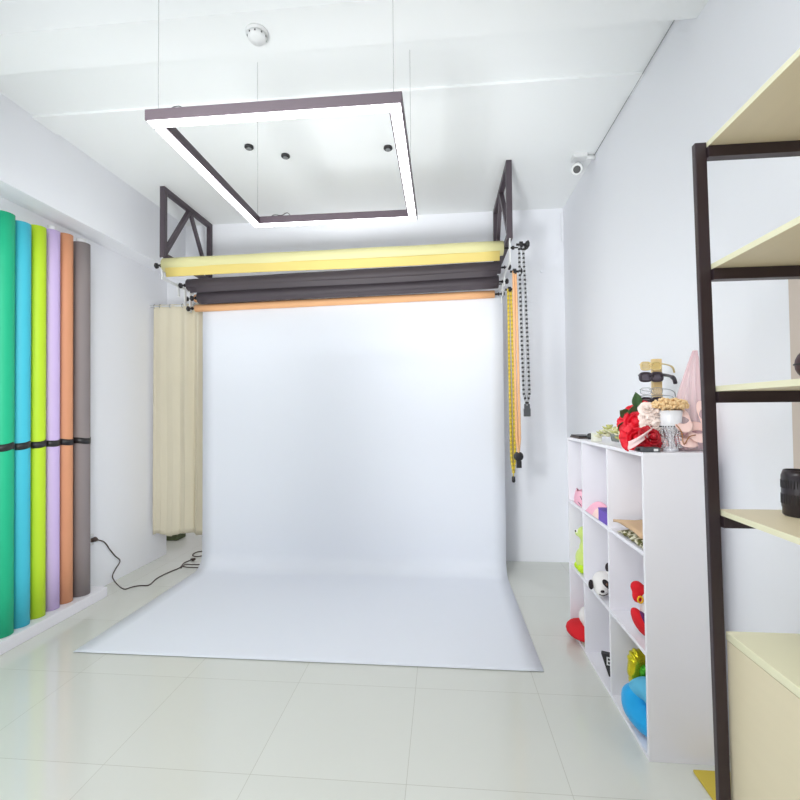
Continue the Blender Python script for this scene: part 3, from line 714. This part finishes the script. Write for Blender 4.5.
obj('lid_edge', box(bm_(), .798, .902, 2.351, 2.4915, z+.0585, z+.064), mat('deep_violet_card', (98, 68, 172), .6), t)
t = thing('kraft_envelope', 'tan kraft paper bag lying on green patterned cloth in the near top cube', 'bag', (.9, 2.12, z+.03))
def kraft(s, q): return Vector((.8+.24*q, 1.985+.3*s, z+.05+.03*q*(1-s)+.016*math.sin(s*PI)+.003*math.sin(s*9+q*7)))
obj('paper_sheet', grid(bm_(), kraft, 16, 12), mat('kraft_paper', (214, 180, 144), .8, vary=.05), t, smooth=True, mods=(('SOLIDIFY', dict(thickness=.012)),))
t = thing('patterned_scarf', 'crumpled olive and white patterned cloth under the kraft bag', 'cloth', (.88, 2.1, z))
def scf(s, q): return Vector((.803+.26*q, 1.955+.3*s, z+.002+.027*(math.sin(s*PI)*math.sin(min(1, q*4+.05)*PI/2))**.5*(1+.35*math.sin(s*26+q*9))))
SC = mat('olive_pattern_cloth', (226, 222, 200), .8, rgb2=(96, 94, 48), vscale=55)
cr = SC.node_tree.nodes.new('ShaderNodeValToRGB'); nzn = SC.node_tree.nodes['Noise Texture']; cr.color_ramp.elements[0].position = .45; cr.color_ramp.elements[1].position = .55
SC.node_tree.links.new(nzn.outputs['Fac'], cr.inputs[0]); SC.node_tree.links.new(cr.outputs[0], SC.node_tree.nodes['Mix'].inputs[0])
obj('crumpled_cloth', grid(bm_(), scf, 60, 30), SC, t, smooth=True)

# ---- plush toys
LIME = mat('lime_plush', (206, 226, 120), .95, bump=.3, bscale=300, sheen=.4); LIME2 = mat('vivid_lime_plush', (196, 232, 50), .95, bump=.3, bscale=300)
WPL = mat('white_plush', (238, 234, 232), .95, bump=.3, bscale=300, sheen=.3); BPL = mat('black_plush', (42, 34, 36), .95, bump=.3, bscale=300)
RPL = mat('red_plush', (222, 26, 38), .9, bump=.3, bscale=300); PPL = mat('purple_plush', (96, 40, 96), .9, bump=.2, bscale=300)
z = ROWZ[1]
# far: lime dinosaur
t = thing('lime_plush_dinosaur', 'pale lime long necked plush toy sitting in the far cube of the middle row', 'plush toy', (.835, 2.87, z))
X, Y = .835, 2.87
bm = bm_(); ell(bm, (X, Y, z+.075), (.05, .07, .07)); ell(bm, (X, Y-.02, z+.14), (.033, .045, .06)); ell(bm, (X, Y-.03, z+.2), (.03, .036, .06)); ell(bm, (X-.008, Y-.03, z+.235), (.038, .05, .04)); ell(bm, (X-.025, Y+.01, z+.225), (.024, .032, .022))
obj('body', bm, LIME, t, mods=REM(.008))
for s, yy in ((1, Y+.055), (-1, Y-.045)):
    bm = bm_(); ell(bm, (X-.016, yy*.6+Y*.4-.01, z+.03), (.036, .03, .028)); obj('foot', bm, LIME2, t, smooth=True)
bm = bm_(); ell(bm, (X-.04, Y-.01, z+.243), .012, seg=12); obj('eye_white', bm, WPL, t)
bm = bm_(); ell(bm, (X-.05, Y-.012, z+.243), .006, seg=10); obj('pupil', bm, BPL, t)
# middle: panda lying on its side
X, Y = .828, 2.49
t = thing('plush_panda', 'black and white plush panda lying on its side in the middle row', 'plush toy', (X, Y, z))
bm = bm_(); ell(bm, (X-.01, Y, z+.07), (.056, .06, .062)); ell(bm, (X-.035, Y-.045, z+.05), (.03, .03, .03)); ell(bm, (X+.09, Y+.0, z+.072), (.08, .065, .07))
obj('head', bm, WPL, t, mods=REM(.006))
bm = bm_(); ell(bm, (X-.012, Y-.051, z+.083), (.015, .014, .028), RY(-.6)); obj('eye_patch', bm, BPL, t, smooth=True)
bm = bm_(); ell(bm, (X-.015, Y-.066, z+.088), (.006, .004, .007)); obj('eye', bm, mat('brown_glass_eye', (110, 80, 66), .2), t, smooth=True)
for c_, r_ in (((X+.012, Y-.015, z+.156), (.017, .014, .025)), ((X-.072, Y+.0, z+.062), (.013, .014, .025))):
    bm = bm_(); ell(bm, c_, r_); obj('ear', bm, BPL, t, smooth=True)
bm = bm_(); ell(bm, (X-.04, Y-.076, z+.056), (.01, .005, .007)); obj('nose', bm, BPL, t, smooth=True)
bm = bm_(); tube(bm, spline([(X-.055, Y-.07, z+.04), (X-.035, Y-.076, z+.036), (X-.01, Y-.062, z+.04)], 5), .002, 6); obj('mouth', bm, BPL, t)
bm = bm_(); tube(bm, [(X+.012, Y-.012, z+.12), (X+.012, Y-.015, z+.14)], .012, 10); obj('ear_stem', bm, WPL, t)
# near: red cap toy lying
X, Y = .88, 2.04
t = thing('red_capped_plush', 'red capped plush toy with yellow badge in the near cube of the middle row', 'plush toy', (X, Y, z))
ZM = z
bm = bm_(); ell(bm, (X-.035, Y+.0, z+.12), (.028, .03, .105)); ell(bm, (X+.02, Y+.01, z+.07), (.05, .05, .068)); ell(bm, (X-.01, Y+.01, z+.2), (.03, .03, .03)); obj('body', bm, WPL, t, mods=REM(.006))
bm = bm_(); ell(bm, (X-.066, Y+.02, z+.212), (.026, .03, .026)); ell(bm, (X-.07, Y+.01, z+.18), (.02, .024, .03)); ell(bm, (X-.04, Y+.01, z+.205), (.03, .03, .016)); obj('cap', bm, RPL, t, mods=REM(.006))
bm = bm_(); c_ = Vector((X-.07, Y-.02, z+.176)); tube(bm, [c_+Vector((.01*math.cos(a*PI/8), -.002, .013*math.sin(a*PI/8))) for a in range(17)], .0035, 8); obj('badge', bm, mat('yellow_felt', (250, 190, 40), .8), t)
bm = bm_(); ell(bm, (X-.04, Y-.03, z+.11), (.006, .008, .055)); obj('strap_patch', bm, BPL, t, smooth=True)
bm = bm_(); ell(bm, (X-.062, Y+.0, z+.075), (.026, .05, .062), RY(-.45)); obj('shoe', bm, RPL, t, smooth=True)
bm = bm_(); ell(bm, (X-.052, Y-.02, z+.085), (.018, .036, .045), RY(-.45)); obj('shoe_lining', bm, PPL, t, smooth=True)
z = ROWZ[2]
# far bottom: white plush with red shoe
X, Y = .88, 2.89
t = thing('red_plush_cushion', 'white headed plush on a long red base sticking out of the far bottom cube', 'plush toy', (X, Y, z))
bm = bm_(); ell(bm, (X-.05, Y, z+.05), (.1, .13, .045), RX(.0) ); obj('red_base', bm, RPL, t, smooth=True)
bm = bm_(); ell(bm, (X-.035, Y-.03, z+.145), (.05, .055, .055)); ell(bm, (X-.02, Y-.03, z+.1), (.045, .05, .04)); obj('head', bm, WPL, t, mods=REM(.008))
bm = bm_(); ell(bm, (X-.03, Y-.062, z+.165), (.03, .03, .036)); obj('face', bm, mat('tan_plush', (168, 140, 112), .9), t, smooth=True)
bm = bm_(); ell(bm, (X-.035, Y-.01, z+.09), (.022, .04, .02)); obj('hand', bm, mat('dark_brown_plush', (86, 62, 52), .9), t, smooth=True)
bm = bm_(); box(bm, .797, .835, 2.765, 2.83, z+.0005, z+.02); tag(obj('candy_packet', bm, mat('packet_foil', (214, 214, 190), .3, rgb2=(110, 120, 96), vscale=60), base=(.815, 2.8, z), bevel=.008), 'small grey and green packet beside the red based plush at the shelf bottom', 'packet')
# middle bottom: black sign with white letters
t = thing('black_letter_box', 'black card box with white letters in the middle bottom cube', 'box', (.88, 2.42, z))
# upright slab turned towards the room
u_ = Vector((.93, -.37, 0)).normalized(); n_ = Vector((-.37, -.93, 0)).normalized(); o_ = Vector((.802, 2.5, z+.001))
bm = bm_(); hgt = .112; ln = .17
vs = [bm.verts.new(o_+u_*a+n_*b+Vector((0, 0, c))) for a, c in ((.035, 0), (ln, 0), (ln, hgt), (0, hgt)) for b in (0, -.03)]
for f in ((0,2,4,6), (7,5,3,1), (0,1,3,2), (2,3,5,4), (4,5,7,6), (6,7,1,0)): bm.faces.new([vs[i] for i in f])
obj('body', bm, BLACK, t, bevel=.002)
def letters(txt, size, o3, ud, nd, m, parent, ext=.001):
    cu_ = bpy.data.curves.new('lettering', 'FONT'); cu_.body = txt; cu_.size = size; cu_.extrude = ext
    ob = bpy.data.objects.new('tmp', cu_); C.objects.link(ob)
    dg = bpy.context.evaluated_depsgraph_get(); me = bpy.data.meshes.new_from_object(ob.evaluated_get(dg)); bpy.data.objects.remove(ob)
    bm = bmesh.new(); bm.from_mesh(me)
    for v in bm.verts: v.co = o3+ud*v.co.x+Vector((0, 0, v.co.y))+nd*(v.co.z+.0012)
    return obj('lettering', bm, m, parent)
letters('EG', .06, o_+u_*.022+Vector((0, 0, .058)), u_, n_, WB, t)
letters('G', .06, o_+u_*.05+Vector((0, 0, .008)), u_, n_, WB, t)
# near bottom: foil balloon and blue plush ring
GF2 = mat('gold_green_foil', (214, 200, 40), .22, metal=.8, vary=.15, bump=.5, bscale=22); GGR = mat('green_foil', (70, 160, 40), .22, metal=.7, bump=.5, bscale=22)
X, Y = .885, 2.2
t = thing('foil_balloon', 'crinkled yellow and green foil balloon behind the blue plush in the near bottom cube', 'balloon', (X, Y, z))
def foil(s, q, k=1., ox=0):
    a = s*2*PI; cx = math.copysign(abs(math.cos(a))**.6, math.cos(a)); sz = math.copysign(abs(math.sin(a))**.6, math.sin(a)); r_ = math.sin(q*PI)**.35
    wr = 1+.04*math.sin(a*14)*r_
    return Vector((X+.062*k*cx*r_*wr, Y-.035*math.cos((1-q)*PI)+ox, z+.203+.085*k*sz*r_*wr))
obj('yellow_border', grid(bm_(), foil, 90, 24), GF2, t, smooth=True)
obj('green_centre', grid(bm_(), lambda s, q: foil(s, q, .66, -.012)+Vector((.012, -.012, -.02)), 60, 20), GGR, t, smooth=True)
obj('filler_tab', box(bm_(), X-.01, X+.01, Y-.02, Y+.02, z+.001, z+.12), GF2, t)
BLU = mat('sky_blue_plush', (24, 168, 234), .9, bump=.2, bscale=200, vary=.06, sheen=.3); BLU2 = mat('soft_blue_plush', (96, 184, 220), .9, bump=.2, bscale=200, vary=.06)
X, Y = .86, 2.08
t = thing('blue_plush_cushion', 'large sky blue curved plush cushion filling the near bottom cube', 'cushion', (X, Y, z))
bm = bm_(); pts = spline([(X+.01, Y-.06, z+.055), (X-.02, Y-.02, z+.065), (X-.035, Y+.03, z+.085), (X-.03, Y+.05, z+.12)], 6)
for i, p in enumerate(pts): ell(bm, p, (.062, .06, .05), seg=16)
obj('lower_lobe', bm, BLU, t, mods=REM(.008))
bm = bm_(); pts = spline([(X-.01, Y+.045, z+.15), (X+.005, Y+.01, z+.175), (X+.02, Y-.03, z+.165), (X+.03, Y-.07, z+.135)], 5)
for i, p in enumerate(pts): ell(bm, p, (.056, .05, .045), seg=16)
obj('upper_lobe', bm, BLU2, t, mods=REM(.008))
bm = bm_(); ell(bm, (X+.02, Y-.04, z+.19), (.045, .04, .035)); obj('mint_panel', bm, mat('mint_plush', (150, 214, 206), .9), t, smooth=True)
bm = bm_(); ell(bm, (X-.02, Y-.1, z+.115), (.016, .02, .022)); obj('lime_tip', bm, LIME2, t, smooth=True)
